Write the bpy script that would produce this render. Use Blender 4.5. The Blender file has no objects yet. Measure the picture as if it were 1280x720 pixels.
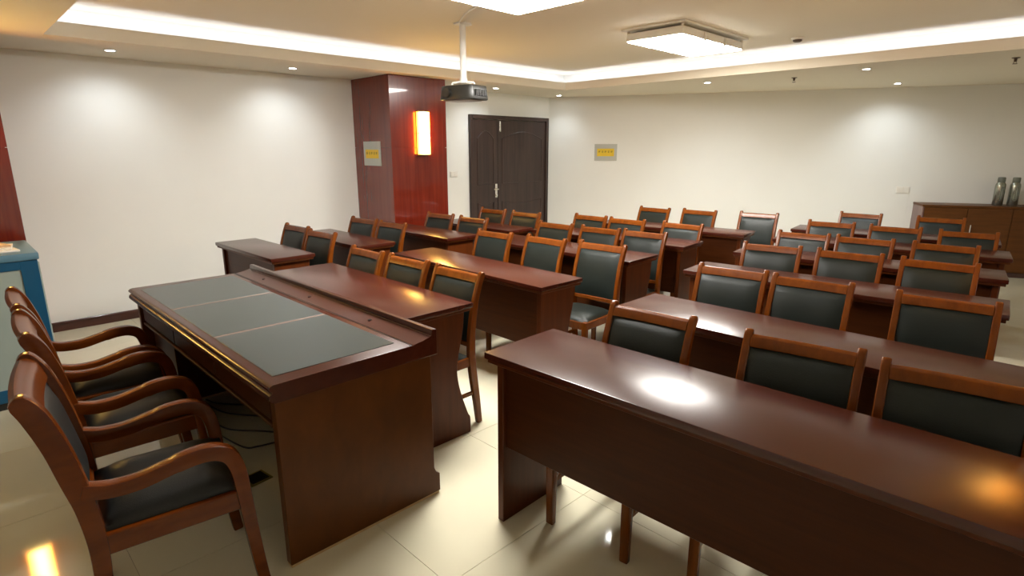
import bpy, bmesh, math, random
from mathutils import Vector, Matrix
random.seed(7)
R = math.radians
scene = bpy.context.scene
COL = scene.collection

# ------------------------------------------------------------------ camera
CAM = Vector((6.22, 0.0, 1.57))
F_PX = 715.0
cam_d = bpy.data.cameras.new('camera')
cam_d.sensor_width = 36.0
cam_d.lens = F_PX / 1280 * 36.0
cam_d.clip_start = 0.02
cam = bpy.data.objects.new('camera', cam_d)
COL.objects.link(cam)
pitch = math.atan(175.0 / F_PX)
hd = Vector((-0.7091, 0.7051, 0.0)).normalized()
fwd = hd * math.cos(pitch) + Vector((0, 0, -math.sin(pitch)))
cam.location = CAM
cam.rotation_euler = fwd.to_track_quat('-Z', 'Y').to_euler()
scene.camera = cam

# ------------------------------------------------------------------ world / exposure
w = bpy.data.worlds.new('world')
scene.world = w
w.use_nodes = True
w.node_tree.nodes['Background'].inputs[0].default_value = (0.9, 0.95, 1.0, 1)
w.node_tree.nodes['Background'].inputs[1].default_value = 0.02
vs = scene.view_settings
vs.view_transform = 'Standard'
vs.look = 'None'
vs.gamma = 1.0
vs.use_curve_mapping = False
vs.exposure = 2.05

PANEL_E = 16.0        # ceiling lamp diffusers
COVE_E = 2.4         # hidden cove strip
SPOT_W = 1.6          # recessed downlights
SCONCE_E = 16.0        # wall lamps

# ------------------------------------------------------------------ room numbers (metres)
RX = 6.85             # right wall
FY = -1.30            # front wall
CZ = 2.33             # lowered ceiling border
UZ = 2.555            # raised ceiling
LX0, LX1, LY0, LY1 = 0.95, 5.92, 0.70, 6.265   # recess in the ceiling
LIP = 2.425
WDIR = Vector((0.902, 0.432, 0)).normalized()  # direction of the skewed back wall
W0 = Vector((0.0, 7.0, 0.0))
WN = Vector((WDIR.y, -WDIR.x, 0))              # into the room
WANG = math.atan2(WDIR.y, WDIR.x)

# ------------------------------------------------------------------ materials
MATS = {}
def new_mat(name):
    m = bpy.data.materials.new(name)
    m.use_nodes = True
    MATS[name] = m
    return m, m.node_tree, m.node_tree.nodes['Principled BSDF']

def setp(b, **k):
    names = {'rough': 'Roughness', 'metal': 'Metallic', 'coat': 'Coat Weight', 'coat_rough': 'Coat Roughness', 'spec': 'Specular IOR Level'}
    for a, v in k.items():
        b.inputs[names[a]].default_value = v

def plain(name, col, rough=0.5, bump=0.0, bscale=60, var=0.0, vscale=4, **k):
    m, nt, b = new_mat(name)
    b.inputs['Base Color'].default_value = (*col, 1)
    setp(b, rough=rough, **k)
    tc = nt.nodes.new('ShaderNodeTexCoord')
    if var:
        n = nt.nodes.new('ShaderNodeTexNoise'); n.inputs['Scale'].default_value = vscale; n.inputs['Detail'].default_value = 4
        nt.links.new(tc.outputs['Object'], n.inputs['Vector'])
        r = nt.nodes.new('ShaderNodeValToRGB')
        r.color_ramp.elements[0].position = 0.3; r.color_ramp.elements[1].position = 0.7
        r.color_ramp.elements[0].color = (*[c * (1 - var) for c in col], 1)
        r.color_ramp.elements[1].color = (*[min(1, c * (1 + var)) for c in col], 1)
        nt.links.new(n.outputs['Fac'], r.inputs['Fac'])
        nt.links.new(r.outputs['Color'], b.inputs['Base Color'])
    if bump:
        n = nt.nodes.new('ShaderNodeTexNoise'); n.inputs['Scale'].default_value = bscale; n.inputs['Detail'].default_value = 3
        nt.links.new(tc.outputs['Object'], n.inputs['Vector'])
        bp = nt.nodes.new('ShaderNodeBump'); bp.inputs['Strength'].default_value = bump; bp.inputs['Distance'].default_value = 0.002
        nt.links.new(n.outputs['Fac'], bp.inputs['Height'])
        nt.links.new(bp.outputs['Normal'], b.inputs['Normal'])
    return m

def wood(name, dark, light, scale=(2, 30, 30), rough=0.25, coat=0.3, coat_rough=0.12, spec=0.5, ring=0.35):
    m, nt, b = new_mat(name)
    tc = nt.nodes.new('ShaderNodeTexCoord')
    mp = nt.nodes.new('ShaderNodeMapping'); mp.inputs['Scale'].default_value = scale
    oi = nt.nodes.new('ShaderNodeObjectInfo')
    nt.links.new(tc.outputs['Object'], mp.inputs['Vector'])
    add = nt.nodes.new('ShaderNodeVectorMath'); add.operation = 'ADD'
    mul = nt.nodes.new('ShaderNodeVectorMath'); mul.operation = 'SCALE'; mul.inputs['Scale'].default_value = 13
    nt.links.new(oi.outputs['Location'], mul.inputs[0])
    nt.links.new(mp.outputs['Vector'], add.inputs[0]); nt.links.new(mul.outputs['Vector'], add.inputs[1])
    n = nt.nodes.new('ShaderNodeTexNoise'); n.inputs['Scale'].default_value = 1; n.inputs['Detail'].default_value = 6; n.inputs['Roughness'].default_value = 0.6
    n.inputs['Distortion'].default_value = ring
    nt.links.new(add.outputs['Vector'], n.inputs['Vector'])
    r = nt.nodes.new('ShaderNodeValToRGB')
    r.color_ramp.elements[0].position = 0.32; r.color_ramp.elements[1].position = 0.7
    r.color_ramp.elements[0].color = (*dark, 1); r.color_ramp.elements[1].color = (*light, 1)
    nt.links.new(n.outputs['Fac'], r.inputs['Fac'])
    nt.links.new(r.outputs['Color'], b.inputs['Base Color'])
    setp(b, rough=rough, coat=coat, coat_rough=coat_rough, spec=spec)
    return m

def emit(name, col, strength, base=(0.8, 0.8, 0.8)):
    m, nt, b = new_mat(name)
    b.inputs['Base Color'].default_value = (*base, 1)
    b.inputs['Emission Color'].default_value = (*col, 1)
    b.inputs['Emission Strength'].default_value = strength
    return m

plain('wall_paint', (0.82, 0.825, 0.79), 0.55, bump=0.05, bscale=90, var=0.012, vscale=2)
plain('ceiling_paint', (0.80, 0.735, 0.60), 0.8, bump=0.03, bscale=70)
plain('grout', (0.50, 0.46, 0.35), 0.6)
plain('tile', (0.64, 0.60, 0.45), 0.055, var=0.035, vscale=2.2, spec=0.5)
wood('desk_top', (0.040, 0.0066, 0.0030), (0.055, 0.0100, 0.0042), (1.2, 30, 30), rough=0.25, coat=0.0, spec=0.5)
wood('desk_panel', (0.036, 0.0085, 0.0014), (0.054, 0.0138, 0.0024), (3, 3, 40), rough=0.38, coat=0.0, spec=0.16)
wood('desk_side', (0.056, 0.0122, 0.0020), (0.086, 0.0200, 0.0034), (26, 26, 1.6), rough=0.35, coat=0.0, spec=0.2)
wood('head_side', (0.070, 0.0205, 0.0030), (0.098, 0.0295, 0.0045), (9, 9, 5), rough=0.36, coat=0.0, spec=0.2)
wood('chair_wood', (0.100, 0.0225, 0.0018), (0.162, 0.0410, 0.0034), (20, 20, 3), rough=0.27, coat=0.0, spec=0.28)
wood('arm_wood', (0.080, 0.0155, 0.0010), (0.132, 0.0290, 0.0020), (14, 4, 14), rough=0.25, coat=0.0, spec=0.27)
wood('panel_wood', (0.125, 0.0105, 0.0045), (0.190, 0.0220, 0.0085), (22, 22, 0.9), rough=0.20, coat=0.6, coat_rough=0.04)
wood('door_wood', (0.022, 0.011, 0.009), (0.050, 0.026, 0.020), (24, 24, 1.2), rough=0.42, coat=0.08, coat_rough=0.3)
wood('cabinet_wood', (0.085, 0.0290, 0.0050), (0.125, 0.0450, 0.0085), (3, 3, 34), rough=0.4, coat=0.0, spec=0.2)
wood('cabinet_side_reflection', (0.150, 0.080, 0.070), (0.210, 0.120, 0.105), (12, 12, 1), rough=0.4)  # paler grey-purple: reflection on the end panel put into its wood colour
wood('base_wood', (0.045, 0.012, 0.008), (0.075, 0.022, 0.012), (2, 2, 30), rough=0.35)
plain('raw_edge', (0.52, 0.36, 0.17), 0.6, var=0.1, vscale=30)
plain('leather_green', (0.0085, 0.0125, 0.0108), 0.45, spec=0.32, bump=0.35, bscale=260, var=0.12, vscale=10)
plain('leather_black', (0.0095, 0.0105, 0.0105), 0.42, spec=0.35, bump=0.35, bscale=260, var=0.1, vscale=10)
plain('leather_desk', (0.040, 0.050, 0.049), 0.30, spec=0.5, bump=0.25, bscale=220, var=0.07, vscale=5)
plain('stitch', (0.17, 0.115, 0.095), 0.45)
plain('blue_metal', (0.004, 0.070, 0.150), 0.35, var=0.06, vscale=5)
plain('blue_top', (0.10, 0.20, 0.27), 0.3)
plain('grey_panel', (0.30, 0.36, 0.33), 0.30, var=0.05, vscale=2)
plain('paper', (0.78, 0.74, 0.66), 0.7)
plain('tan_card', (0.56, 0.36, 0.20), 0.6)
plain('white_metal', (0.78, 0.77, 0.72), 0.4)
plain('white_plastic', (0.80, 0.78, 0.72), 0.4)
plain('chrome', (0.72, 0.70, 0.66), 0.22, metal=1.0)
plain('brushed_plate', (0.48, 0.50, 0.46), 0.38, metal=0.55)
plain('yellow_label', (0.80, 0.55, 0.03), 0.45)
plain('dark_ink', (0.16, 0.11, 0.01), 0.6)
plain('black_plastic', (0.016, 0.015, 0.013), 0.35)
plain('proj_grey', (0.016, 0.015, 0.012), 0.3)
plain('proj_belly', (0.45, 0.43, 0.42), 0.35)
plain('cord_black', (0.012, 0.012, 0.012), 0.5)
plain('brass', (0.30, 0.25, 0.08), 0.35, metal=0.6)
plain('flask_steel', (0.34, 0.36, 0.31), 0.25, metal=0.85)
plain('flask_cap', (0.13, 0.14, 0.11), 0.45)
plain('fitting_dark', (0.09, 0.06, 0.04), 0.5)
emit('lamp_panel', (1.0, 0.97, 0.91), PANEL_E)
emit('led_strip', (0.74, 0.80, 1.0), COVE_E)
emit('downlight_glow', (0.95, 0.98, 1.0), 12.0)
m = emit('sconce_glow', (1.0, 0.50, 0.13), SCONCE_E, (0.8, 0.6, 0.3))
_nt = m.node_tree                    # parchment shade: tube in the middle, deeper amber towards the edges
_tc = _nt.nodes.new('ShaderNodeTexCoord'); _sx = _nt.nodes.new('ShaderNodeSeparateXYZ'); _ab = _nt.nodes.new('ShaderNodeMath'); _ab.operation = 'ABSOLUTE'
_rp = _nt.nodes.new('ShaderNodeValToRGB'); _mr = _nt.nodes.new('ShaderNodeMapRange'); _mr.inputs['From Max'].default_value = 0.08
_nt.links.new(_tc.outputs['Object'], _sx.inputs[0]); _nt.links.new(_sx.outputs['Y'], _ab.inputs[0]); _nt.links.new(_ab.outputs[0], _mr.inputs['Value'])
_rp.color_ramp.elements[0].position = 0.25; _rp.color_ramp.elements[0].color = (1.0, 0.68, 0.17, 1)
_rp.color_ramp.elements[1].position = 0.95; _rp.color_ramp.elements[1].color = (0.50, 0.14, 0.008, 1)
_nt.links.new(_mr.outputs[0], _rp.inputs['Fac'])
_nt.links.new(_rp.outputs['Color'], m.node_tree.nodes['Principled BSDF'].inputs['Emission Color'])

# ------------------------------------------------------------------ mesh helpers
def bx(bm, x0, x1, y0, y1, z0, z1):
    v = [bm.verts.new((x, y, z)) for x in (x0, x1) for y in (y0, y1) for z in (z0, z1)]
    for f in ((0, 1, 3, 2), (4, 6, 7, 5), (0, 4, 5, 1), (2, 3, 7, 6), (0, 2, 6, 4), (1, 5, 7, 3)):
        bm.faces.new([v[i] for i in f])

def prism(bm, pts, axis, a, b):
    """extrude a closed 2D outline along x, y or z between a and b"""
    def p3(p, t):
        return {'x': (t, p[0], p[1]), 'y': (p[0], t, p[1]), 'z': (p[0], p[1], t)}[axis]
    A = [bm.verts.new(p3(p, a)) for p in pts]
    B = [bm.verts.new(p3(p, b)) for p in pts]
    n = len(pts)
    bm.faces.new(A); bm.faces.new(B[::-1])
    for i in range(n):
        j = (i + 1) % n
        bm.faces.new((A[i], B[i], B[j], A[j]))

def cyl(bm, r0, r1, z0, z1, n=20, c=(0, 0)):
    A = [bm.verts.new((c[0] + r0 * math.cos(2 * math.pi * i / n), c[1] + r0 * math.sin(2 * math.pi * i / n), z0)) for i in range(n)]
    B = [bm.verts.new((c[0] + r1 * math.cos(2 * math.pi * i / n), c[1] + r1 * math.sin(2 * math.pi * i / n), z1)) for i in range(n)]
    bm.faces.new(A[::-1]); bm.faces.new(B)
    for i in range(n):
        bm.faces.new((A[i], A[(i + 1) % n], B[(i + 1) % n], B[i]))

def lathe(bm, prof, n=20):
    rings = []
    for r, z in prof:
        rings.append([bm.verts.new((r * math.cos(2 * math.pi * i / n), r * math.sin(2 * math.pi * i / n), z)) for i in range(n)])
    for a, b in zip(rings, rings[1:]):
        for i in range(n):
            bm.faces.new((a[i], a[(i + 1) % n], b[(i + 1) % n], b[i]))
    bm.faces.new(rings[0][::-1]); bm.faces.new(rings[-1])

def catmull(pts, k=5):
    out = []
    P = [pts[0]] + list(pts) + [pts[-1]]
    for i in range(1, len(P) - 2):
        p0, p1, p2, p3 = [Vector(q) for q in P[i - 1:i + 3]]
        for s in range(k):
            t = s / k
            out.append(0.5 * ((2 * p1) + (p2 - p0) * t + (2 * p0 - 5 * p1 + 4 * p2 - p3) * t * t + (3 * p1 - p0 - 3 * p2 + p3) * t ** 3))
    out.append(Vector(pts[-1]))
    return out

def band(cl, thick):
    """outline of a strip of given thickness about a 2D centre line (thick: number or list)"""
    L, Rr = [], []
    n = len(cl)
    for i, p in enumerate(cl):
        d = (cl[min(i + 1, n - 1)] - cl[max(i - 1, 0)]).normalized()
        nn = Vector((-d.y, d.x))
        t = thick[i] if isinstance(thick, list) else thick
        L.append(p + nn * t / 2); Rr.append(p - nn * t / 2)
    return [tuple(p) for p in L + Rr[::-1]]

def tube(bm, pts, r, n=6):
    rings = []
    for i, p in enumerate(pts):
        p = Vector(p)
        d = (Vector(pts[min(i + 1, len(pts) - 1)]) - Vector(pts[max(i - 1, 0)])).normalized()
        up = Vector((0, 0, 1)) if abs(d.z) < 0.9 else Vector((1, 0, 0))
        s = d.cross(up).normalized(); u = s.cross(d)
        rings.append([bm.verts.new(p + (s * math.cos(2 * math.pi * k / n) + u * math.sin(2 * math.pi * k / n)) * r) for k in range(n)])
    for a, b in zip(rings, rings[1:]):
        for k in range(n):
            bm.faces.new((a[k], a[(k + 1) % n], b[(k + 1) % n], b[k]))
    bm.faces.new(rings[0][::-1]); bm.faces.new(rings[-1])

def pad(bm, x0, x1, f0, f1, bulge, toY, nx=8, nz=6, flat=0.0):
    """upholstered panel: grid over x and a profile parameter, bulging; toY maps (x,t,h)->point"""
    front, back = [], []
    for i in range(nx + 1):
        fr, bk = [], []
        for j in range(nz + 1):
            u, t = i / nx, j / nz
            e = min(1, 4.5 * min(u, 1 - u)) ** 0.5 * min(1, 4.5 * min(t, 1 - t)) ** 0.5
            h = flat + bulge * e
            x = x0 + (x1 - x0) * u
            fr.append(bm.verts.new(toY(x, f0 + (f1 - f0) * t, h)))
            bk.append(bm.verts.new(toY(x, f0 + (f1 - f0) * t, 0)))
        front.append(fr); back.append(bk)
    for i in range(nx):
        for j in range(nz):
            bm.faces.new((front[i][j], front[i + 1][j], front[i + 1][j + 1], front[i][j + 1]))
            bm.faces.new((back[i][j], back[i][j + 1], back[i + 1][j + 1], back[i + 1][j]))
    for i in range(nx):
        bm.faces.new((front[i][0], back[i][0], back[i + 1][0], front[i + 1][0]))
        bm.faces.new((front[i][nz], front[i + 1][nz], back[i + 1][nz], back[i][nz]))
    for j in range(nz):
        bm.faces.new((front[0][j], front[0][j + 1], back[0][j + 1], back[0][j]))
        bm.faces.new((front[nx][j], back[nx][j], back[nx][j + 1], front[nx][j + 1]))

def mesh(name, bm, mat, bevel=0.0, seg=1, smooth=35):
    bmesh.ops.recalc_face_normals(bm, faces=bm.faces)
    if bevel:
        es = [e for e in bm.edges if len(e.link_faces) == 2 and e.calc_face_angle(0) > R(38)]
        bmesh.ops.bevel(bm, geom=es, offset=bevel, segments=seg, affect='EDGES', profile=0.6, clamp_overlap=True)
    me = bpy.data.meshes.new(name)
    bm.to_mesh(me); bm.free()
    me.materials.append(MATS[mat])
    if smooth:
        for p in me.polygons: p.use_smooth = True
        me.set_sharp_from_angle(angle=R(smooth))
    return me

def put(name, me, parent=None, loc=(0, 0, 0), rz=0.0):
    o = bpy.data.objects.new(name, me)
    COL.objects.link(o)
    o.location = loc; o.rotation_euler = (0, 0, rz)
    if parent: o.parent = parent
    return o

def obj(name, bm, mat, parent=None, bevel=0.0, seg=1, smooth=35, loc=(0, 0, 0), rz=0.0):
    return put(name, mesh(name, bm, mat, bevel, seg, smooth), parent, loc, rz)

def boxo(name, dims, mat, parent=None, bevel=0.003, loc=(0, 0, 0), rz=0.0):
    bm = bmesh.new(); bx(bm, *dims)
    return obj(name, bm, mat, parent, bevel, 1, 35, loc, rz)

def tag(o, label, cat, group=None):
    o['label'] = label; o['category'] = cat
    if group: o['group'] = group
    return o

def thing(name, label, cat, loc=(0, 0, 0), rz=0.0, group=None):
    o = bpy.data.objects.new(name, None); COL.objects.link(o)
    o.empty_display_size = 0.1
    o.location = loc; o.rotation_euler = (0, 0, rz)
    return tag(o, label, cat, group)

def struct(o, label=None):
    o['kind'] = 'structure'
    if label: o['label'] = label
    return o

def dup(root, label, loc, rz=0.0, group=None):
    r = root.copy(); COL.objects.link(r)
    r.location = loc; r.rotation_euler = (0, 0, rz); r['label'] = label
    if group: r['group'] = group
    for ch in list(root.children):
        c = ch.copy(); COL.objects.link(c); c.parent = r
        for g in ch.children:
            d = g.copy(); COL.objects.link(d); d.parent = c
    return r

# ------------------------------------------------------------------ room shell
YB = W0.y + RX * WDIR.y / WDIR.x           # back wall at the right wall
# floor: slab + single tiles
bm = bmesh.new(); prism(bm, [(-0.1, FY - 0.1), (RX + 0.1, FY - 0.1), (RX + 0.1, YB + 0.1), (-0.1, W0.y + 0.1)], 'z', -0.12, -0.004)
floor = struct(obj('floor', bm, 'grout', smooth=0), 'cream polished porcelain tiled floor of the meeting room')
TS, JT = 0.80, 0.0012
tile_cache = {}
def clip_back(poly):
    """clip polygon to the room side of the back wall and the walls"""
    def clip(poly, inside, inter):
        out = []
        for i in range(len(poly)):
            a, b = poly[i], poly[(i + 1) % len(poly)]
            ia, ib = inside(a), inside(b)
            if ia: out.append(a)
            if ia != ib: out.append(inter(a, b))
        return out
    def d(p): return (Vector((p[0], p[1], 0)) - W0).dot(WN)
    def it(a, b):
        t = d(a) / (d(a) - d(b)); return (a[0] + (b[0] - a[0]) * t, a[1] + (b[1] - a[1]) * t)
    return clip(poly, lambda p: d(p) > 0, it)
x = 4.78 - 6 * TS
xs = [0.0]
while x < RX:
    if x > 0.01: xs.append(x)
    x += TS
xs.append(RX)
ys = []
y = FY
while y < YB + TS:
    ys.append(y); y += TS
for i in range(len(xs) - 1):
    for j in range(len(ys) - 1):
        poly = clip_back([(xs[i] + JT, ys[j] + JT), (xs[i + 1] - JT, ys[j] + JT), (xs[i + 1] - JT, ys[j + 1] - JT), (xs[i] + JT, ys[j + 1] - JT)])
        if len(poly) < 3: continue
        ox, oy = xs[i], ys[j]
        loc = [(round(p[0] - ox, 4), round(p[1] - oy, 4)) for p in poly]
        key = tuple(loc)
        if key not in tile_cache:
            bm = bmesh.new(); prism(bm, loc, 'z', -0.006, 0.0)
            tile_cache[key] = mesh('tile', bm, 'tile', smooth=0)
        put('tile', tile_cache[key], floor, (ox, oy, 0))

WH = 2.75
struct(boxo('wall_left', (-0.15, 0, FY - 0.15, W0.y + 0.1, -0.1, WH), 'wall_paint', bevel=0), 'white painted wall behind the red wood columns')
struct(boxo('wall_right', (RX, RX + 0.15, FY - 0.15, YB + 0.2, -0.1, WH), 'wall_paint', bevel=0), 'white painted side wall')
struct(boxo('wall_front', (-0.15, RX + 0.15, FY - 0.15, FY, -0.1, WH), 'wall_paint', bevel=0), 'white painted front wall')
WL = RX / WDIR.x
wb = boxo('wall_back', (-0.1, 4.98, 0.0, 0.15, -0.1, WH), 'wall_paint', bevel=0, loc=W0, rz=WANG)
struct(wb, 'white painted back wall with a name plate')
boxo('wall_panel', (4.981, WL + 0.1, 0.003, 0.15, -0.1, WH), 'wall_paint', wb, bevel=0)
# baseboards
bl = bpy.data.objects.new('baseboard_left', None); COL.objects.link(bl); struct(bl, 'dark red-brown wooden skirting along the white wall')
for a, b in ((FY, -0.345), (0.415, 3.57), (4.35, 5.33), (6.96, 6.98)):
    boxo('skirting_board', (0.0, 0.012, a, b, 0.0, 0.065), 'base_wood', bl, 0.002)
    boxo('skirting_cap', (0.0, 0.018, a, b, 0.065, 0.085), 'base_wood', bl, 0.004)
bb = bpy.data.objects.new('baseboard_back', None); COL.objects.link(bb); struct(bb, 'dark red-brown wooden skirting along the back wall')
bb.location = W0; bb.rotation_euler = (0, 0, WANG)
boxo('skirting_board', (0.02, 4.98, -0.014, 0.0, 0.0, 0.085), 'base_wood', bb, 0.003)

# ceiling: lowered border with a recess, lip and cove trough, raised middle
ceil = bpy.data.objects.new('ceiling', None); COL.objects.link(ceil); struct(ceil, 'cream ceiling with a lowered border and lit recess')
def ring(bm, o0, o1, z0, z1):
    (ax, bx_, ay, by), (cx, dx, cy, dy) = o0, o1
    bx(bm, ax, cx, ay, by, z0, z1); bx(bm, dx, bx_, ay, by, z0, z1)
    bx(bm, cx, dx, ay, cy, z0, z1); bx(bm, cx, dx, dy, by, z0, z1)
TR = 0.24
inner = (LX0, LX1, LY0, LY1)
outer = (-0.1, RX + 0.1, FY - 0.1, YB + 0.3)
bm = bmesh.new(); ring(bm, outer, inner, CZ, CZ + 0.03)
obj('ceiling_border', bm, 'ceiling_paint', ceil, smooth=0)
bm = bmesh.new(); ring(bm, (LX0 - 0.03, LX1 + 0.03, LY0 - 0.03, LY1 + 0.03), inner, CZ + 0.03, LIP)
obj('recess_lip', bm, 'ceiling_paint', ceil, smooth=0)
bm = bmesh.new(); ring(bm, outer, (LX0 - TR, LX1 + TR, LY0 - TR, LY1 + TR), CZ + 0.03, UZ + 0.02)
obj('cove_wall', bm, 'wall_paint', ceil, smooth=0)
bm = bmesh.new(); bx(bm, outer[0], outer[1], outer[2], outer[3], UZ, UZ + 0.1)
obj('raised_ceiling', bm, 'ceiling_paint', ceil, smooth=0)
c0, c1 = 0.085, 0.115
bm = bmesh.new(); ring(bm, (LX0 - c1, LX1 + c1, LY0 - c1, LY1 + c1), (LX0 - c0, LX1 + c0, LY0 - c0, LY1 + c0), CZ + 0.032, CZ + 0.044)
tag(obj('light_strip', bm, 'led_strip', smooth=0), 'cool white light strip hidden in the ceiling recess', 'light strip')

# ------------------------------------------------------------------ red wood columns
def column(x0, x1, y0, y1, name_n, label, faces):
    c = bpy.data.objects.new('wall_column', None); COL.objects.link(c); c.location = (0, 0, 0)
    c['kind'] = 'structure'; c['label'] = label
    boxo('core', (x0 + 0.012 * ('-x' in faces), x1 - 0.012 * ('+x' in faces), y0 + 0.012, y1 - 0.012, 0, CZ), 'panel_wood', c, 0)
    zs = [0.0, 0.755, 1.574, CZ]
    for a, b in zip(zs, zs[1:]):
        g = 0.0015
        if '+x' in faces: boxo('panel', (x1 - 0.012, x1, y0, y1, a + g, b - g), 'panel_wood', c, 0.0012)
        if '-x' in faces: boxo('panel', (x0, x0 + 0.012, y0, y1, a + g, b - g), 'panel_wood', c, 0.0012)
        ex0 = x0 + (0.012 if '-x' in faces else 0); ex1 = x1 - (0.012 if '+x' in faces else 0)
        boxo('panel', (ex0, ex1, y0, y0 + 0.012, a + g, b - g), 'panel_wood', c, 0.0012)
        boxo('panel', (ex0, ex1, y1 - 0.012, y1, a + g, b - g), 'panel_wood', c, 0.0012)
    return c
column(0, 0.765, 3.58, 4.342, 1, 'glossy red wood column beside the double door', ('+x',))
column(0, 0.765, -0.355, 0.405, 2, 'glossy red wood column behind the blue lectern', ('+x',))
column(6.33, RX, 3.24, 4.00, 3, 'glossy red wood column on the opposite wall', ('-x',))

def sconce(x, y, face, label, group):
    t = thing('wall_lamp', label, 'lamp', (x, y, 1.73), 0 if face > 0 else math.pi, group)
    boxo('back_plate', (0.0, 0.015, -0.070, 0.070, -0.235, 0.235), 'brass', t, 0.002)
    bm = bmesh.new()
    prism(bm, [(0.015, -0.078), (0.045, -0.078), (0.062, -0.058), (0.068, 0), (0.062, 0.058), (0.045, 0.078), (0.015, 0.078)], 'z', -0.235, 0.235)
    obj('lamp_shade', bm, 'sconce_glow', t, 0.003)
    for z in (-0.238, 0.228, -0.004):
        bm = bmesh.new()
        prism(bm, [(0.012, -0.081), (0.047, -0.081), (0.065, -0.060), (0.071, 0), (0.065, 0.060), (0.047, 0.081), (0.012, 0.081)], 'z', z, z + (0.010 if z != -0.004 else 0.004))
        obj('shade_band', bm, 'brass', t, 0)
    return t
sconce(0.766, 3.99, 1, 'lit amber wall lamp on the column beside the double door', 'amber wall lamps')
sconce(0.766, 0.10, 1, 'lit amber wall lamp on the column behind the blue lectern', 'amber wall lamps')
sconce(6.329, 3.62, -1, 'lit amber wall lamp on the column of the opposite wall', 'amber wall lamps')

# ------------------------------------------------------------------ double door
d = bpy.data.objects.new('door_1', None); COL.objects.link(d); struct(d, 'dark brown double door with unequal leaves')
d.location = (0, 0, 0)
DY0, DY1, DZ = 5.335, 6.955, 2.02
boxo('door_frame', (0.0, 0.045, DY0, DY0 + 0.055, 0, DZ), 'door_wood', d, 0.004)
boxo('door_frame', (0.0, 0.045, DY1 - 0.055, DY1, 0, DZ), 'door_wood', d, 0.004)
boxo('door_frame', (0.0, 0.045, DY0 + 0.055, DY1 - 0.055, DZ - 0.055, DZ), 'door_wood', d, 0.004)
def leaf(y0, y1):
    l = boxo('door_leaf', (0.0, 0.022, y0, y1, 0.005, DZ - 0.06), 'door_wood', d, 0.003)
    m = 0.085
    a, b = y0 + m, y1 - m
    def mould(pts):
        bm = bmesh.new(); pts = pts + [pts[0]]
        for p, q in zip(pts, pts[1:]):
            tube(bm, [(0.022, p[0], p[1]), (0.022, q[0], q[1])], 0.008, 6)
        obj('panel_moulding', bm, 'door_wood', l)
    n = 10
    arch = [(a + (b - a) * i / n, 1.70 + 0.10 * math.sin(math.pi * i / n)) for i in range(n + 1)]
    mould([(a, 1.06)] + arch + [(b, 1.06)])
    arch2 = [(a + (b - a) * i / n, 0.80 - 0.05 * math.sin(math.pi * i / n)) for i in range(n + 1)]
    mould([(a, 0.18)] + arch2 + [(b, 0.18)])
    return l
leaf(DY0 + 0.058, 5.868)
big = leaf(5.876, DY1 - 0.058)
boxo('lock_gap', (0.0, 0.012, 5.868, 5.876, 0.005, DZ - 0.06), 'black_plastic', d, 0)
boxo('handle_plate', (0.022, 0.030, 5.81, 5.855, 0.86, 1.06), 'chrome', d, 0.003)
bm = bmesh.new(); tube(bm, [(0.03, 5.832, 0.985), (0.07, 5.832, 0.985)], 0.011, 8); tube(bm, [(0.07, 5.838, 0.985), (0.072, 5.74, 0.985)], 0.010, 8)
obj('door_handle', bm, 'chrome', d)
bm = bmesh.new(); tube(bm, [(0.03, 5.832, 0.895), (0.045, 5.832, 0.895)], 0.014, 10)
obj('lock_knob', bm, 'chrome', d)
boxo('door_bolt', (0.022, 0.034, 5.905, 5.93, 1.80, 1.945), 'chrome', d, 0.003)

# ------------------------------------------------------------------ wall plates, switches
def name_plate(label, loc, rz, wdt, hgt, vert):
    t = thing('name_plate', label, 'sign', loc, rz, 'silver name plates')
    boxo('plate', (-wdt / 2, wdt / 2, -0.008, 0.0, -hgt / 2, hgt / 2), 'brushed_plate', t, 0.0015)
    yz = -0.004 if vert else 0.0
    lw, lh = wdt * 0.76, hgt * (0.36 if vert else 0.46)
    lab = boxo('yellow_label', (-lw / 2, lw / 2, -0.0095, -0.008, yz - lh / 2, yz + lh / 2), 'yellow_label', t, 0)
    n = 5
    bm = bmesh.new()
    for i in range(n):                      # illegible small dark characters
        cx = -lw * 0.36 + lw * 0.72 * i / (n - 1); s = lw * 0.055; cz = yz + lh * 0.08
        bx(bm, cx - s, cx + s, -0.0102, -0.0095, cz + s * 0.75, cz + s * 1.0)
        bx(bm, cx - s, cx + s, -0.0102, -0.0095, cz - s * 0.15, cz + s * 0.15)
        bx(bm, cx - s * 0.15, cx + s * 0.15, -0.0102, -0.0095, cz - s, cz + s)
        if i % 2: bx(bm, cx - s, cx + s, -0.0102, -0.0095, cz - s, cz - s * 0.75)
        else: bx(bm, cx - s, cx - s * 0.7, -0.0102, -0.0095, cz - s, cz + s * 0.8)
    obj('printed_line', bm, 'dark_ink', lab, smooth=0)
    return t
name_plate('upright silver plate with yellow label on the red wood column', (0.378, 3.58, 1.508), 0, 0.355, 0.268, True)
p = W0 + WDIR * 0.915
name_plate('silver plate with yellow label on the white back wall', (p.x, p.y, 1.504), WANG, 0.345, 0.25, False)

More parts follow.
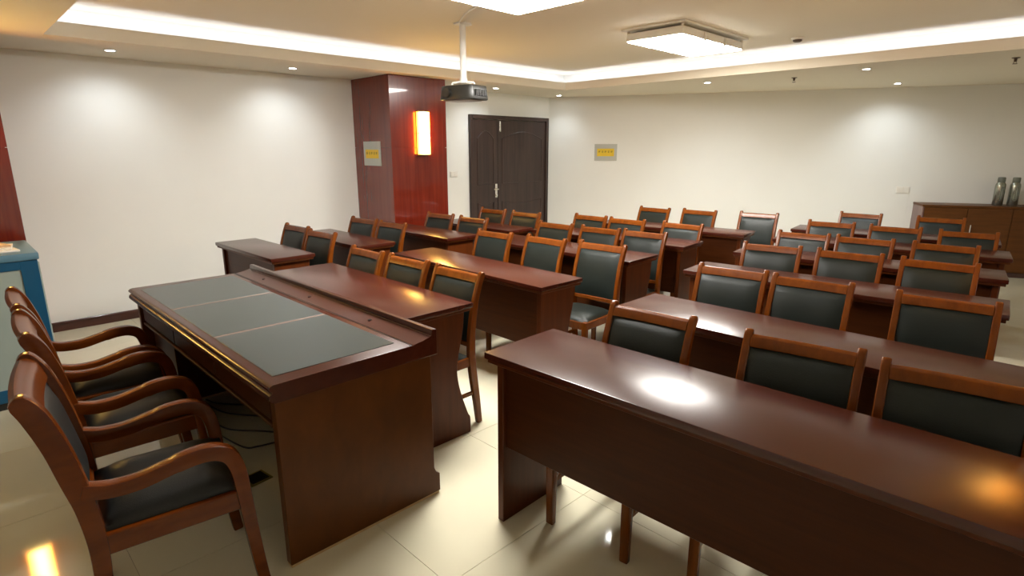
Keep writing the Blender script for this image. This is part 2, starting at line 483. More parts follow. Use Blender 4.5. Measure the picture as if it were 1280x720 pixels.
def wall_switch(name, label, loc, rz, wd, ht, keys, cat):
    t = thing(name, label, cat, loc, rz)
    boxo('face_plate', (-wd / 2, wd / 2, -0.009, 0, -ht / 2, ht / 2), 'white_plastic', t, 0.002)
    for i in range(keys):
        a = -wd / 2 + 0.008 + i * (wd - 0.016) / keys
        boxo('rocker', (a + 0.003, a + (wd - 0.016) / keys - 0.003, -0.012, -0.009, -ht / 2 + 0.012, ht / 2 - 0.012), 'white_plastic', t, 0.0015)
wall_switch('light_switch', 'white light switch on the wall between column and double door', (0, 5.06, 1.22), math.pi / 2, 0.13, 0.075, 2, 'switch')
p = W0 + WDIR * 4.955 * 0.99
wall_switch('wall_socket', 'white double socket plate on the back wall by the cabinet', (p.x, p.y, 1.03), WANG, 0.15, 0.085, 2, 'socket')

# ------------------------------------------------------------------ ceiling fittings
def ceiling_lamp(label, x0, x1, y0, y1):
    t = thing('ceiling_lamp', label, 'lamp', ((x0 + x1) / 2, (y0 + y1) / 2, UZ), 0, 'rectangular ceiling lamps')
    a, b = (x1 - x0) / 2, (y1 - y0) / 2
    boxo('back_plate', (-a - 0.035, a + 0.035, -b - 0.035, b + 0.035, -0.016, 0.0), 'white_metal', t, 0.003)
    bm = bmesh.new()
    bx(bm, -a, a, -b, b, -0.098, -0.036)
    obj('housing', bm, 'white_metal', t, 0.002)
    boxo('diffuser', (-a + 0.008, a - 0.008, -b + 0.008, b - 0.008, -0.106, -0.098), 'lamp_panel', t, 0)
    for sx in (-1, 1):
        for sy in (-1, 1):
            bm = bmesh.new(); cyl(bm, 0.012, 0.012, -0.06, -0.018, 10, (sx * (a - 0.012), sy * (b - 0.012)))
            obj('spacer', bm, 'chrome', t)
    for sy in (-0.33, 0.33):
        for sx in (-1, 1):
            boxo('clip', (sx * a - 0.008, sx * a + 0.004, sy * b - 0.02, sy * b + 0.02, -0.109, -0.045), 'chrome', t, 0.001)
ceiling_lamp('lit rectangular ceiling lamp above the far desks', 3.17, 3.70, 4.42, 5.52)
ceiling_lamp('lit rectangular ceiling lamp next to the projector pole', 3.25, 3.83, 1.82, 3.01)

def downlight(x, y, label, aim=None, power=SPOT_W):
    t = thing('downlight', label, 'light', (x, y, CZ), 0, 'recessed downlights')
    bm = bmesh.new()
    n = 24
    prof = [(0.032, -0.001), (0.034, -0.006), (0.046, -0.006), (0.050, 0.0)]
    rings = [[bm.verts.new((r * math.cos(2 * math.pi * i / n), r * math.sin(2 * math.pi * i / n), z)) for i in range(n)] for r, z in prof]
    for p, q in zip(rings, rings[1:]):
        for i in range(n): bm.faces.new((p[i], p[(i + 1) % n], q[(i + 1) % n], q[i]))
    obj('trim_ring', bm, 'white_metal', t)
    bm = bmesh.new(); cyl(bm, 0.033, 0.033, -0.004, -0.001, 20)
    obj('lens', bm, 'downlight_glow', t)
    ld = bpy.data.lights.new('downlight_beam', 'SPOT'); ld.energy = power * 4; ld.spot_size = R(125); ld.spot_blend = 1.0
    ld.color = (0.90, 0.96, 1.0); ld.shadow_soft_size = 0.05
    lo = bpy.data.objects.new('downlight_beam', ld); COL.objects.link(lo); lo.parent = t; lo.location = (0, 0, -0.012)
    if aim:
        lo.rotation_euler = Vector((aim[0], aim[1], -1)).to_track_quat('-Z', 'Y').to_euler()
downlight(0.49, 1.17, 'round downlight over the white wall, nearest the blue lectern', (-0.35, 0))
downlight(0.49, 2.67, 'round downlight over the white wall, between lectern and wood column', (-0.35, 0))
downlight(0.49, 5.40, 'round downlight in front of the double door', (-0.3, 0))
downlight(0.37, 6.80, 'round downlight in the ceiling corner by the double door', (0.0, 0.0), 1.2)
downlight(2.75, 6.735, 'round downlight in the ceiling border along the back wall, nearest the name plate', (0, 0.35), 4.0)
downlight(4.43, 6.716, 'round downlight at the recess edge near the cabinet', (0, 0.45), 4.0)
downlight(4.33, 8.446, 'round downlight close to the back wall beside the cabinet', (-0.05, 0.3), 2.2)

def sprinkler(x, y, label):
    t = thing('sprinkler', label, 'sprinkler', (x, y, CZ), 0, 'ceiling sprinklers')
    bm = bmesh.new(); lathe(bm, [(0.03, 0), (0.03, -0.004), (0.012, -0.008), (0.010, -0.03), (0.006, -0.034)], 14); obj('body', bm, 'fitting_dark', t)
    bm = bmesh.new(); cyl(bm, 0.018, 0.018, -0.052, -0.049, 14); obj('deflector', bm, 'fitting_dark', t)
    bm = bmesh.new(); tube(bm, [(0.006, 0, -0.03), (0.011, 0, -0.042), (0.004, 0, -0.05)], 0.002, 5); tube(bm, [(-0.006, 0, -0.03), (-0.011, 0, -0.042), (-0.004, 0, -0.05)], 0.002, 5); obj('yoke', bm, 'fitting_dark', t)
sprinkler(3.66, 6.97, 'small ceiling sprinkler along the back wall between two downlights')
sprinkler(5.55, 6.82, 'small ceiling sprinkler near the wall cabinet')
t = thing('smoke_detector', 'small round smoke detector on the raised ceiling', 'detector', (4.06, 5.856, UZ))
bm = bmesh.new(); lathe(bm, [(0.055, 0), (0.055, -0.012), (0.048, -0.018)], 20); obj('base', bm, 'white_plastic', t)
bm = bmesh.new(); lathe(bm, [(0.040, -0.018), (0.038, -0.030), (0.026, -0.038)], 20); obj('sensor', bm, 'fitting_dark', t)

# projector on its pole
t = thing('projector_mount', 'white ceiling pole carrying the black projector', 'mount', (2.368, 3.262, UZ))
bm = bmesh.new(); bx(bm, -0.07, 0.07, -0.035, 0.035, -0.008, 0); bx(bm, -0.035, 0.035, -0.07, 0.07, -0.012, -0.002); obj('ceiling_plate', bm, 'white_metal', t, 0.002)
bm = bmesh.new(); cyl(bm, 0.026, 0.026, -0.44, -0.01, 18); obj('pole', bm, 'white_metal', t)
bm = bmesh.new(); cyl(bm, 0.034, 0.034, -0.46, -0.43, 18); obj('collar', bm, 'white_metal', t)
bm = bmesh.new()
for a in (0.4, 1.6, 2.7, 4.0):
    tube(bm, [(0, 0, -0.45), (0.10 * math.cos(a), 0.08 * math.sin(a), -0.458), (0.11 * math.cos(a), 0.09 * math.sin(a), -0.475)], 0.008, 6)
obj('bracket_arm', bm, 'white_metal', t)
pr = thing('projector', 'black projector hanging from the white ceiling pole', 'projector', (2.368, 3.262, UZ - 0.484), R(12))
bm = bmesh.new()
prism(bm, [(-0.19, -0.11), (-0.12, -0.145), (0.12, -0.145), (0.19, -0.11), (0.19, 0.12), (-0.19, 0.12)], 'z', -0.115, 0.0)
for v in bm.verts:
    if v.co.z > -0.01: v.co.x *= 0.86; v.co.y *= 0.84
    if v.co.z < -0.1: v.co.x *= 0.93; v.co.y *= 0.9
body = obj('body', bm, 'proj_grey', pr, 0.012, 2)
bm = bmesh.new(); bx(bm, -0.13, 0.13, -0.09, 0.08, -0.122, -0.113); obj('base_cover', bm, 'proj_belly', pr, 0.004)
bm = bmesh.new()
for i in range(20):
    pass
tube(bm, [(-0.07, -0.115, -0.058), (-0.07, -0.155, -0.058)], 0.038, 18); lensring = obj('lens_barrel', bm, 'black_plastic', pr)
bm = bmesh.new(); tube(bm, [(-0.07, -0.154, -0.058), (-0.07, -0.158, -0.058)], 0.027, 18); obj('lens', bm, 'black_plastic', lensring)
bm = bmesh.new()
for i in range(7): bx(bm, 0.172, 0.186, -0.07 + i * 0.022, -0.06 + i * 0.022, -0.085, -0.035)
obj('vent_grille', bm, 'black_plastic', pr, smooth=0)
bm = bmesh.new()
tube(bm, catmull([(2.40, 3.20, UZ - 0.006), (2.75, 3.0, UZ - 0.006), (3.24, 2.86, UZ - 0.006)], 4), 0.006, 6)
tag(obj('ceiling_cable', bm, 'white_plastic'), 'thin cable along the ceiling from projector pole to lamp', 'cable')

# ------------------------------------------------------------------ side chair (faces local -Y, crest top at y=0)
CW = 0.2025
POST = [(-0.045, 0.0), (-0.062, 0.14), (-0.085, 0.30), (-0.098, 0.44), (-0.090, 0.58), (-0.066, 0.72), (-0.034, 0.82), (-0.006, 0.885)]
def post_y(z):
    for (y0, z0), (y1, z1) in zip(POST, POST[1:]):
        if z0 <= z <= z1: return y0 + (y1 - y0) * (z - z0) / (z1 - z0)
    return POST[-1][0]
def make_chair():
    t = thing('side_chair', '', 'chair')
    cl = catmull(POST, 4)
    n = len(cl)
    th = [0.034 + 0.016 * math.sin(math.pi * min(1, i / (n * 0.75))) for i in range(n)]
    for s in (-1, 1):
        bm = bmesh.new()
        o = band(cl, th)
        half = len(o) // 2
        tip = cl[-1]; dv = (cl[-1] - cl[-2]).normalized()
        o = o[:half] + [tuple(tip + dv * 0.014 + Vector((-dv.y, dv.x)) * 0.008), tuple(tip + dv * 0.014 - Vector((-dv.y, dv.x)) * 0.008)] + o[half:]
        prism(bm, o, 'x', s * CW, s * (CW - 0.030))
        obj('rear_leg', bm, 'chair_wood', t, 0.008, 3)
    # crest rail, gently bowed backwards
    bm = bmesh.new()
    x0 = CW - 0.029
    secs = []
    for i in range(9):
        u = -1 + 2 * i / 8
        by = 0.007 * (1 - u * u)
        secs.append([bm.verts.new((u * x0, post_y(z) + by + dy, z)) for z, dy in ((0.838, -0.019), (0.874, -0.020), (0.882, -0.006), (0.876, 0.014), (0.838, 0.014))])
    for a, b in zip(secs, secs[1:]):
        for k in range(5): bm.faces.new((a[k], a[(k + 1) % 5], b[(k + 1) % 5], b[k]))
    bm.faces.new(secs[0]); bm.faces.new(secs[-1][::-1])
    obj('crest_rail', bm, 'chair_wood', t, 0.002)
    bm = bmesh.new(); bx(bm, -x0, x0, post_y(0.5) - 0.013, post_y(0.5) + 0.013, 0.475, 0.505); obj('lower_rail', bm, 'chair_wood', t, 0.004)
    bm = bmesh.new()
    pad(bm, -x0 + 0.002, x0 - 0.002, 0.506, 0.840, -0.016, lambda x, z, h: (x, post_y(z) + 0.008 + (h - 0.020 if h else 0.0) + 0.007 * (1 - (x / x0) ** 2), z), 10, 8, -0.001)
    obj('back_pad', bm, 'leather_green', t, smooth=60)
    # seat
    for s in (-1, 1):
        bm = bmesh.new(); bx(bm, s * (CW - 0.008), s * (CW - 0.030), -0.452, -0.10, 0.365, 0.420); obj('side_rail', bm, 'chair_wood', t, 0.004)
        bm = bmesh.new()
        prism(bm, [(-0.486, 0.425), (-0.448, 0.425), (-0.452, 0.20), (-0.458, 0.0), (-0.484, 0.0), (-0.488, 0.20)], 'x', s * (CW - 0.004), s * (CW - 0.040))
        obj('front_leg', bm, 'chair_wood', t, 0.006, 2)
        bm = bmesh.new(); bx(bm, s * (CW - 0.010), s * (CW - 0.026), -0.455, -0.06, 0.185, 0.208); obj('stretcher', bm, 'chair_wood', t, 0.003)
    bm = bmesh.new(); bx(bm, -CW + 0.035, CW - 0.035, -0.478, -0.456, 0.365, 0.420); obj('front_rail', bm, 'chair_wood', t, 0.004)
    bm = bmesh.new()
    pad(bm, -CW + 0.022, CW - 0.022, -0.472, -0.105, 0.034, lambda x, y, h: (x, y, 0.408 + h), 10, 10, 0.014)
    obj('seat_pad', bm, 'leather_green', t, smooth=60)
    return t
chair0 = make_chair()
chair_used = [False]
CH_H = 0.885
K = (1.57 - 0.892) / (1.57 - 1.0)
ORD = ['first', 'second', 'third', 'fourth', 'fifth', 'sixth']
NUDGE = {1: (0, .025), 2: (0, .025), 9: (0, .055), 16: (0, .035), 18: (-.03, .04), 19: (0, .04), 32: (0, .035), 33: (0, .035)}   # seats kept clear of the desk panels
chair_n = [0]
def place_chair(cx, cy, rz, label, group):
    """cx, cy: crest centre measured at 1.0 m, carried along the sight line to the true crest height"""
    x = CAM.x + (cx - CAM.x) * K; y = CAM.y + (cy - CAM.y) * K
    nx_, ny_ = NUDGE.get(chair_n[0], (0, 0)); chair_n[0] += 1
    x += nx_; y += ny_
    if not chair_used[0]:
        chair_used[0] = True
        chair0.location = (x, y, 0); chair0.rotation_euler = (0, 0, R(rz)); chair0['label'] = label; chair0['group'] = group
        return chair0
    return dup(chair0, label, (x, y, 0), R(rz), group)

# ------------------------------------------------------------------ long desks (local: x along, y 0 = front edge)
TZ = 0.77
def make_desk(x, y, rz, L, D, label, group):
    t = thing('conference_desk', label, 'desk', (x, y, 0), R(rz), group)
    bm = bmesh.new()
    bx(bm, 0, L, 0, D, TZ - 0.028, TZ)
    obj('desk_top', bm, 'desk_top', t, 0.005, 2)
    bm = bmesh.new(); bx(bm, 0.010, L - 0.010, 0.010, D - 0.010, TZ - 0.045, TZ - 0.028); obj('edge_trim', bm, 'desk_side', t, 0.002)
    prof = [(0.036, 0.0), (0.036, TZ - 0.045), (D - 0.03, TZ - 0.045)]
    curve = catmull([(D - 0.03, TZ - 0.045), (D - 0.045, 0.60), (D - 0.085, 0.43), (D - 0.075, 0.30), (D - 0.020, 0.13), (D + 0.0, 0.09), (D + 0.0, 0.0)], 4)
    prof = prof[:2] + [tuple(p) for p in curve]
    for a in (0.038, L - 0.038 - 0.034):
        bm = bmesh.new(); prism(bm, prof, 'x', a, a + 0.034); obj('end_panel', bm, 'desk_side', t, 0.003)
    bm = bmesh.new(); bx(bm, 0.072, L - 0.072, 0.055, 0.070, 0.35, TZ - 0.045); obj('modesty_panel', bm, 'desk_panel', t, 0.002)
    bm = bmesh.new(); bx(bm, 0.072, L - 0.072, 0.10, D - 0.10, 0.60, 0.615); obj('under_shelf', bm, 'desk_panel', t, 0.002)
    return t

BL_L = 'short desk beside the red wood column'
GM, GL, GR = 'long desks behind the head table', 'short desks along the white wall', 'long desks in the block by the wall cabinet'
desksM = [(2.44, 1.50, 0, 1.545, 0.43), (2.42, 2.46, -1, 1.60, 0.385), (2.337, 3.42, 1.4, 1.60, 0.425), (2.27, 4.19, 4.8, 1.63, 0.41), (2.376, 5.13, 7.5, 1.60, 0.38)]
labM = ['long dark wood desk pushed against the back of the leather-topped head table',
        'long desk of the middle block, second behind the head table',
        'long desk of the middle block, third behind the head table',
        'long desk of the middle block, fourth behind the head table',
        'rearmost long desk of the middle block, fifth behind the head table']
for dsk, lb in zip(desksM, labM): make_desk(*dsk, lb, GM)
desksL = [(0.88, 1.65, 1.0, 1.13, 0.35), (0.78, 2.42, 0, 1.18, 0.37), (0.98, 3.20, 1, 1.17, 0.38), (1.05, 3.93, 2, 1.15, 0.35)]
labL = ['short two-seat desk by the white wall, nearest the head table',
        'short two-seat desk by the white wall just before the red wood column',
        'short two-seat desk directly beside the red wood column',
        'short two-seat desk past the red wood column, nearest the double door']
for dsk, lb in zip(desksL, labL): make_desk(*dsk, lb, GL)
desksR = [(4.593, 1.458, 1.35, 1.90, 0.435), (4.56, 2.375, 0, 1.70, 0.42), (4.35, 3.49, 4.9, 1.69, 0.39), (4.28, 4.40, 8.0, 1.68, 0.38), (4.22, 5.34, 7.5, 1.68, 0.42), (4.10, 6.12, 7.0, 1.66, 0.42)]
labR = ['long desk across the aisle from the head table, first of its block',
        'long desk of the cabinet-side block, second from the head table',
        'long desk of the cabinet-side block, third from the head table',
        'long desk of the cabinet-side block, fourth from the head table',
        'long desk of the cabinet-side block, fifth from the head table',
        'long desk nearest the wall cabinet, last of its block']
for dsk, lb in zip(desksR, labR): make_desk(*dsk, lb, GR)

# chairs: crest centres (seen at 1.0 m) row by row
CM = [[(3.281, 1.738, 0), (3.679, 1.730, 2), (4.099, 1.730, 2)],
      [(3.277, 2.765, 2), (3.720, 2.815, 0), (4.133, 2.875, 3)],
      [(3.273, 3.429, 2), (3.678, 3.466, 4), (4.027, 3.519, 4)],
      [(3.141, 4.003, 2), (3.519, 4.051, 3), (3.990, 4.116, 2)],
      [(3.181, 5.031, 0), (3.604, 5.133, 2), (4.104, 5.287, 6)]]
CL_ = [[(1.974, 1.917, 4), (2.410, 1.870, 5)], [(1.924, 2.525, 6), (2.355, 2.505, 4)],
       [(2.093, 3.171, 5), (2.530, 3.218, 3)], [(2.138, 3.815, 2), (2.562, 3.832, 3)]]
CR = [[(5.158, 1.783, 4), (5.668, 1.812, 8), (6.048, 1.823, 9)],
      [(5.030, 2.725, 6), (5.394, 2.737, 4), (5.883, 2.763, 7)],
      [(4.890, 3.573, 8), (5.301, 3.631, 5), (5.714, 3.660, 4)],
      [(4.845, 4.215, 4), (5.211, 4.265, 4), (5.635, 4.344, 5)],
      [(4.780, 5.051, 8), (5.215, 5.078, 4), (5.647, 5.118, 8)],
      [(4.768, 5.910, 3), (5.346, 6.008, 7)]]
ROWM = ['the desk touching the head table', 'the second middle desk', 'the third middle desk', 'the fourth middle desk', 'the rearmost middle desk']
POS3 = ['end nearest the wood column', 'middle seat', 'aisle end nearest the cabinet block']
for r, row in enumerate(CM):
    for i, (cx, cy, rz) in enumerate(row):
        place_chair(cx, cy, rz, 'green-black padded wooden chair at %s, %s' % (ROWM[r], ['column-side seat', 'middle seat', 'cabinet-side aisle seat'][i]), 'chairs at the middle desks')
ROWL = ['short desk nearest the head table', 'short desk just before the wood column', 'short desk beside the wood column', 'short desk nearest the double door']
for r, row in enumerate(CL_):
    for i, (cx, cy, rz) in enumerate(row):
        place_chair(cx, cy, rz, 'wooden padded chair at the %s, %s' % (ROWL[r], ['wall-side seat', 'aisle-side seat'][i]), 'chairs at the short desks')
ROWR = ['first', 'second', 'third', 'fourth', 'fifth', 'last']
for r, row in enumerate(CR):
    for i, (cx, cy, rz) in enumerate(row):
        place_chair(cx, cy, rz, 'wooden chair with dark pad at the %s cabinet-side desk, %s' % (ROWR[r], ['aisle seat', 'middle seat', 'outer seat'][i]), 'chairs at the cabinet-side desks')

# ------------------------------------------------------------------ head table
HX0, HX1, HY0, HY1 = 2.33, 4.325, 0.695, 1.425
ht = thing('head_table', 'large head table with three grey leather inlays and raised back ledge', 'table', (HX0, HY0, 0))
L, D = HX1 - HX0, HY1 - HY0
# top with moulded front edge
bm = bmesh.new()
prof = [(0.02, 0.700), (0.006, 0.706), (0.0, 0.718), (0.004, 0.731), (0.014, 0.738), (0.014, 0.745), (0.004, 0.750), (0.002, 0.758), (0.010, 0.766), (0.022, 0.770), (D - 0.125, 0.770), (D - 0.122, 0.766), (D - 0.118, 0.770), (D - 0.07, 0.777), (D - 0.028, 0.788), (D - 0.026, 0.812), (D - 0.022, 0.815), (D - 0.003, 0.815), (D, 0.812), (D, 0.700)]
prism(bm, prof, 'x', 0, L)
obj('table_top', bm, 'desk_top', ht, 0.0015)
lw = (L - 0.13) / 3
for i in range(3):
    boxo('leather_inlay', (0.065 + i * lw + 0.012, 0.065 + (i + 1) * lw - 0.012, 0.05, D - 0.165, 0.768, 0.7725), 'leather_desk', ht, 0.001)
for i in range(2):
    boxo('inlay_strip', (0.065 + (i + 1) * lw - 0.012, 0.065 + (i + 1) * lw + 0.012, 0.05, D - 0.165, 0.768, 0.7715), 'stitch', ht, 0.0005)
boxo('ledge_groove', (0.002, L - 0.002, D - 0.130, D - 0.125, 0.768, 0.7712), 'black_plastic', ht, 0)
for i in range(3):
    bm = bmesh.new(); cyl(bm, 0.010, 0.010, 0.0, 0.004, 12, (0, 0))
    o = obj('cable_grommet', bm, 'black_plastic', ht); o.location = (0.33 + i * 0.62, D - 0.07, 0.7755)
for a in (0.035, L - 0.032 - 0.04):
    bm = bmesh.new()
    prism(bm, [(0.03, 0.012), (0.03, 0.700), (D - 0.012, 0.700), (D - 0.012, 0.14), (D - 0.002, 0.115), (D + 0.018, 0.10), (D + 0.018, 0.012)], 'x', a, a + 0.04)
    e = obj('end_panel', bm, 'head_side', ht, 0.002)
    boxo('raw_edge_strip', (a + 0.002, a + 0.038, 0.032, D + 0.012, 0.0, 0.012), 'raw_edge', e, 0.001)
boxo('modesty_panel', (0.095, L - 0.095, D - 0.10, D - 0.08, 0.03, 0.700), 'desk_panel', ht, 0.002)
boxo('apron', (0.095, L - 0.095, 0.055, 0.075, 0.575, 0.700), 'desk_panel', ht, 0.002)
dw = (L - 0.20) / 3
for i in range(3):
    dr = boxo('drawer_front', (0.10 + i * dw + 0.006, 0.10 + (i + 1) * dw - 0.006, 0.040, 0.056, 0.590, 0.690), 'desk_panel', ht, 0.004)

boxo('drawer_rail', (0.095, L - 0.095, 0.036, 0.075, 0.565, 0.580), 'desk_panel', ht, 0.003)
boxo('knee_panel', (0.095, 0.50, 0.08, 0.10, 0.03, 0.575), 'desk_panel', ht, 0.002)

# ------------------------------------------------------------------ armchairs (face local +Y, crest back at y=0)
AW = 0.235
APOST = [(0.130, 0.0), (0.145, 0.20), (0.152, 0.38), (0.142, 0.52), (0.124, 0.62), (0.100, 0.74), (0.070, 0.84), (0.045, 0.89)]
def apy(z):
    for (y0, z0), (y1, z1) in zip(APOST, APOST[1:]):
        if z0 <= z <= z1: return y0 + (y1 - y0) * (z - z0) / (z1 - z0)
    return APOST[-1][0]
def make_armchair():
    t = thing('armchair', '', 'armchair', group='armchairs behind the head table')
    cl = catmull(APOST, 5); n = len(cl)
    th = [0.040 + 0.022 * min(1.0, 1.6 * i / (n - 1)) - 0.010 * max(0, (i / (n - 1) - 0.85) / 0.15) for i in range(n)]
    for s in (-1, 1):
        bm = bmesh.new()
        o = band(cl, th); half = len(o) // 2
        tip = cl[-1]; dv = (cl[-1] - cl[-2]).normalized(); nn = Vector((-dv.y, dv.x))
        o = o[:half] + [tuple(tip + dv * 0.014 + nn * 0.021), tuple(tip + dv * 0.021 + nn * 0.010), tuple(tip + dv * 0.023), tuple(tip + dv * 0.021 - nn * 0.010), tuple(tip + dv * 0.014 - nn * 0.021)] + o[half:]
        prism(bm, o, 'x', s * AW, s * (AW - 0.042))
        obj('rear_leg', bm, 'arm_wood', t, 0.006, 2)
        # arm flowing into the front leg
        arm = catmull([(0.135, 0.588), (0.20, 0.568), (0.28, 0.566), (0.36, 0.582), (0.43, 0.595), (0.49, 0.592), (0.535, 0.565), (0.556, 0.51), (0.565, 0.43), (0.575, 0.30), (0.588, 0.15), (0.605, 0.0)], 5)
        m = len(arm); at = []
        for i in range(m):
            u = i / (m - 1)
            at.append(0.046 if u < 0.3 else (0.052 if u < 0.55 else 0.052 - 0.014 * (u - 0.55) / 0.45))
        bm = bmesh.new(); prism(bm, band(arm, at), 'x', s * (AW + 0.004), s * (AW - 0.040)); obj('armrest', bm, 'arm_wood', t, 0.007, 2)
        bm = bmesh.new(); bx(bm, s * (AW - 0.006), s * (AW - 0.030), 0.16, 0.565, 0.355, 0.425); obj('side_rail', bm, 'arm_wood', t, 0.004)
    x0 = AW - 0.040
    bm = bmesh.new()
    secs = []
    for i in range(11):
        u = -1 + 2 * i / 10; by = -0.008 * (1 - u * u)
        pts = [(apy(0.83) + 0.020, 0.825), (apy(0.86) + 0.019, 0.868), (apy(0.88) + 0.022, 0.884), (apy(0.89) + 0.008, 0.899), (apy(0.89) - 0.010, 0.903), (apy(0.89) - 0.024, 0.894), (apy(0.86) - 0.016, 0.86), (apy(0.83) - 0.014, 0.825)]
        secs.append([bm.verts.new((u * x0, y + by, z)) for y, z in pts])
    for a, b in zip(secs, secs[1:]):
        k = len(a)
        for q in range(k): bm.faces.new((a[q], a[(q + 1) % k], b[(q + 1) % k], b[q]))
    bm.faces.new(secs[0]); bm.faces.new(secs[-1][::-1])
    obj('crest_rail', bm, 'arm_wood', t, 0, smooth=32)
    bm = bmesh.new()
    pad(bm, -x0 + 0.002, x0 - 0.002, 0.46, 0.828, 0.018, lambda x, z, h: (x, apy(z) - 0.012 + h - 0.008 * (1 - (x / x0) ** 2), z), 10, 10, 0.018)
    obj('back_pad', bm, 'leather_black', t, smooth=60)
    bm = bmesh.new(); bx(bm, -x0, x0, apy(0.45) - 0.012, apy(0.45) + 0.016, 0.425, 0.462); obj('lower_rail', bm, 'arm_wood', t, 0.004)
    bm = bmesh.new(); bx(bm, -AW + 0.036, AW - 0.036, 0.535, 0.560, 0.355, 0.425); obj('front_rail', bm, 'arm_wood', t, 0.004)
    bm = bmesh.new(); bx(bm, -AW + 0.036, AW - 0.036, 0.160, 0.182, 0.355, 0.425); obj('rear_rail', bm, 'arm_wood', t, 0.004)
    bm = bmesh.new()
    pad(bm, -AW + 0.030, AW - 0.030, 0.165, 0.575, 0.050, lambda x, y, h: (x, y, 0.418 + h), 12, 12, 0.022)
    obj('seat_pad', bm, 'leather_black', t, smooth=60)
    return t
a0 = make_armchair()
a0.location = (4.03, 0.045, 0); a0.rotation_euler = (0, 0, R(-7)); a0['label'] = 'wooden armchair with black leather seat at the head table, farthest from the blue lectern'
dup(a0, 'wooden armchair with black leather seat at the head table, in the middle of three', (3.335, 0.105, 0), R(-2))
dup(a0, 'wooden armchair with black leather seat at the head table, nearest the blue lectern', (2.79, 0.125, 0), R(-2))

# ------------------------------------------------------------------ blue lectern
lc = thing('lectern', 'blue metal lectern with a grey-green side panel near the white wall', 'lectern', (0, 0, 0))
PX0, PX1, PY0, PY1, PZ = 1.10, 1.74, -0.36, 0.365, 0.955
boxo('body', (PX0, PX1 - 0.012, PY0 + 0.006, PY1 - 0.006, 0.05, PZ - 0.045), 'blue_metal', lc, 0.006)
fr = 0.085
bm = bmesh.new()
bx(bm, PX1 - 0.012, PX1, PY0, PY0 + fr, 0.05, PZ - 0.045); bx(bm, PX1 - 0.012, PX1, PY1 - fr, PY1, 0.05, PZ - 0.045)
bx(bm, PX1 - 0.012, PX1, PY0 + fr, PY1 - fr, PZ - 0.045 - 0.055, PZ - 0.045); bx(bm, PX1 - 0.012, PX1, PY0 + fr, PY1 - fr, 0.05, 0.13)
obj('side_frame', bm, 'blue_metal', lc, 0.001)
boxo('side_panel', (PX1 - 0.013, PX1 - 0.006, PY0 + fr, PY1 - fr, 0.13, PZ - 0.10), 'grey_panel', lc, 0)
boxo('corner_strip', (PX1 - 0.05, PX1 - 0.004, PY1 - 0.006, PY1 + 0.008, 0.03, PZ - 0.06), 'grey_panel', lc, 0.002)
boxo('plinth', (PX0 + 0.02, PX1 - 0.02, PY0 + 0.02, PY1 - 0.02, 0.0, 0.05), 'black_plastic', lc, 0.002)
bm = bmesh.new(); bx(bm, PX0 - 0.015, PX1 + 0.012, PY0 - 0.012, PY1 + 0.012, PZ - 0.045, PZ)
obj('top_board', bm, 'blue_top', lc, 0.010, 2)
for k, (dx, dy, rz, m) in enumerate([(1.56, 0.14, 8, 'paper'), (1.50, 0.13, -6, 'paper'), (1.50, 0.10, 14, 'tan_card')]):
    bm = bmesh.new(); bx(bm, -0.105, 0.105, -0.148, 0.148, 0, 0.012)
    o = obj('booklet', bm, m, None, 0.002, loc=(dx, dy, PZ + 0.012 * k), rz=R(rz))
    tag(o, ['white booklet at the bottom of the stack on the blue lectern', 'white booklet in the middle of the stack on the lectern', 'tan booklet on top of the stack on the blue lectern'][k], 'booklet', 'booklets on the lectern')

# ------------------------------------------------------------------ wall cabinet at the back
p = W0 + WDIR * 5.05
cb = thing('wall_cabinet', 'low brown wooden cabinet against the back wall', 'cabinet', p, WANG)
CLEN, CH_, CD = 1.86, 0.875, 0.40
boxo('body', (0.02, CLEN, -CD + 0.02, -0.002, 0.06, CH_ - 0.025), 'cabinet_wood', cb, 0.002)
boxo('side_panel', (0.0, 0.02, -CD + 0.006, -0.002, 0.0, CH_ - 0.025), 'cabinet_side_reflection', cb, 0.002)
boxo('cabinet_top', (-0.005, CLEN, -CD, -0.002, CH_ - 0.025, CH_), 'cabinet_wood', cb, 0.003)
boxo('plinth', (0.03, CLEN, -CD + 0.04, -0.01, 0.0, 0.06), 'base_wood', cb, 0.002)
for i in range(4):
    a = 0.022 + i * (CLEN - 0.022) / 4
    dr = boxo('door', (a + 0.003, a + (CLEN - 0.022) / 4 - 0.003, -CD + 0.002, -CD + 0.02, 0.07, CH_ - 0.03), 'cabinet_wood', cb, 0.003)
    hx = a + (CLEN - 0.022) / 4 - 0.05 if i % 2 == 0 else a + 0.05
    boxo('handle', (hx - 0.006, hx + 0.006, -CD - 0.014, -CD + 0.003, 0.52, 0.64), 'chrome', dr, 0.002)
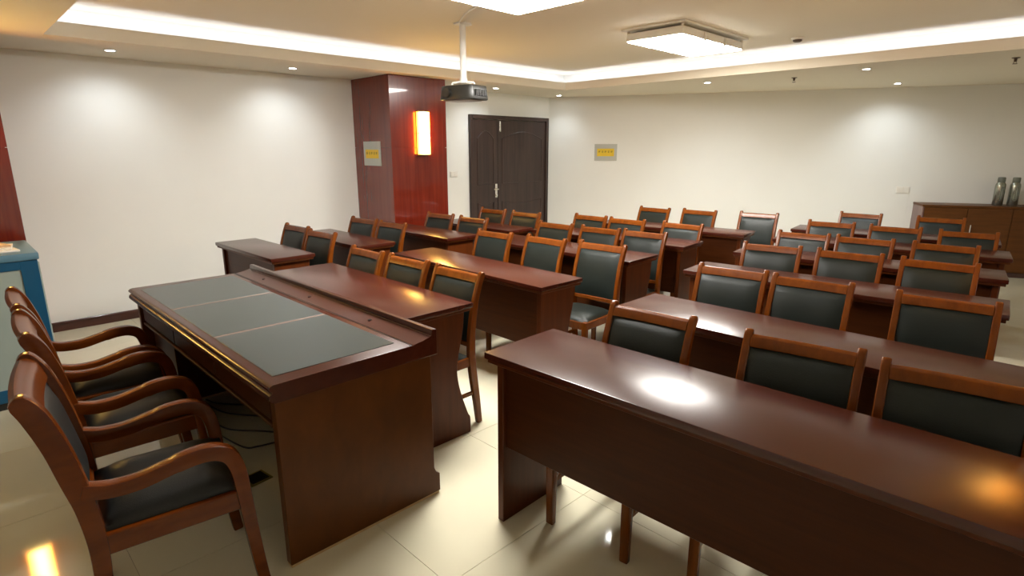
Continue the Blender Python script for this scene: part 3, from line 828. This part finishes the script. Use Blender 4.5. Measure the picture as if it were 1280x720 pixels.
for k, s in enumerate((5.885, 6.035)):
    q = W0 + WDIR * s + WN * 0.20
    t = thing('vacuum_flask', 'tall steel flask on the cabinet, ' + ['nearer the wall socket', 'farther from the wall socket'][k], 'flask', (q.x, q.y, CH_), WANG, 'steel flasks on the cabinet')
    bm = bmesh.new(); lathe(bm, [(0.050, 0.0), (0.054, 0.006), (0.054, 0.24), (0.050, 0.262), (0.036, 0.285)], 24); obj('body', bm, 'flask_steel', t)
    bm = bmesh.new(); lathe(bm, [(0.038, 0.283), (0.040, 0.290), (0.040, 0.335), (0.034, 0.345)], 24); obj('cap', bm, 'flask_cap', t)
    bm = bmesh.new(); tube(bm, catmull([(0, -0.052, 0.225), (0, -0.085, 0.215), (0, -0.092, 0.14), (0, -0.082, 0.075), (0, -0.052, 0.065)], 4), 0.008, 6); obj('handle', bm, 'flask_cap', t)

# ------------------------------------------------------------------ cords under the head table, floor socket
cords = [([(2.44, 1.00), (2.54, 1.03), (2.66, 1.12), (2.78, 1.24), (2.95, 1.20)], 'black cord lying under the head table, nearest the knee panel'),
         ([(2.50, 0.98), (2.72, 1.02), (2.90, 1.14), (3.10, 1.27)], 'black cord under the head table, curving to the modesty panel'),
         ([(2.80, 0.93), (2.96, 0.96), (3.12, 1.09), (3.30, 1.22)], 'long black cord crossing the tiles under the head table'),
         ([(3.38, 1.23), (3.30, 1.10), (3.27, 1.00), (3.22, 0.94), (2.95, 0.89), (2.85, 0.88)], 'bent black cord near the brass floor box')]
for pts, lb in cords:
    bm = bmesh.new(); tube(bm, catmull([(x_, y_, 0.0055) for x_, y_ in pts], 6), 0.005, 6)
    tag(obj('power_cord', bm, 'cord_black'), lb, 'cord', 'cords under the head table')
t = thing('floor_box', 'small brass floor socket box in front of the head table', 'floor socket', (3.57, 0.875, 0), R(8))
boxo('frame', (-0.055, 0.055, -0.055, 0.055, 0.0, 0.004), 'brass', t, 0.001)
boxo('lid', (-0.042, 0.042, -0.042, 0.042, 0.004, 0.007), 'black_plastic', t, 0.001)
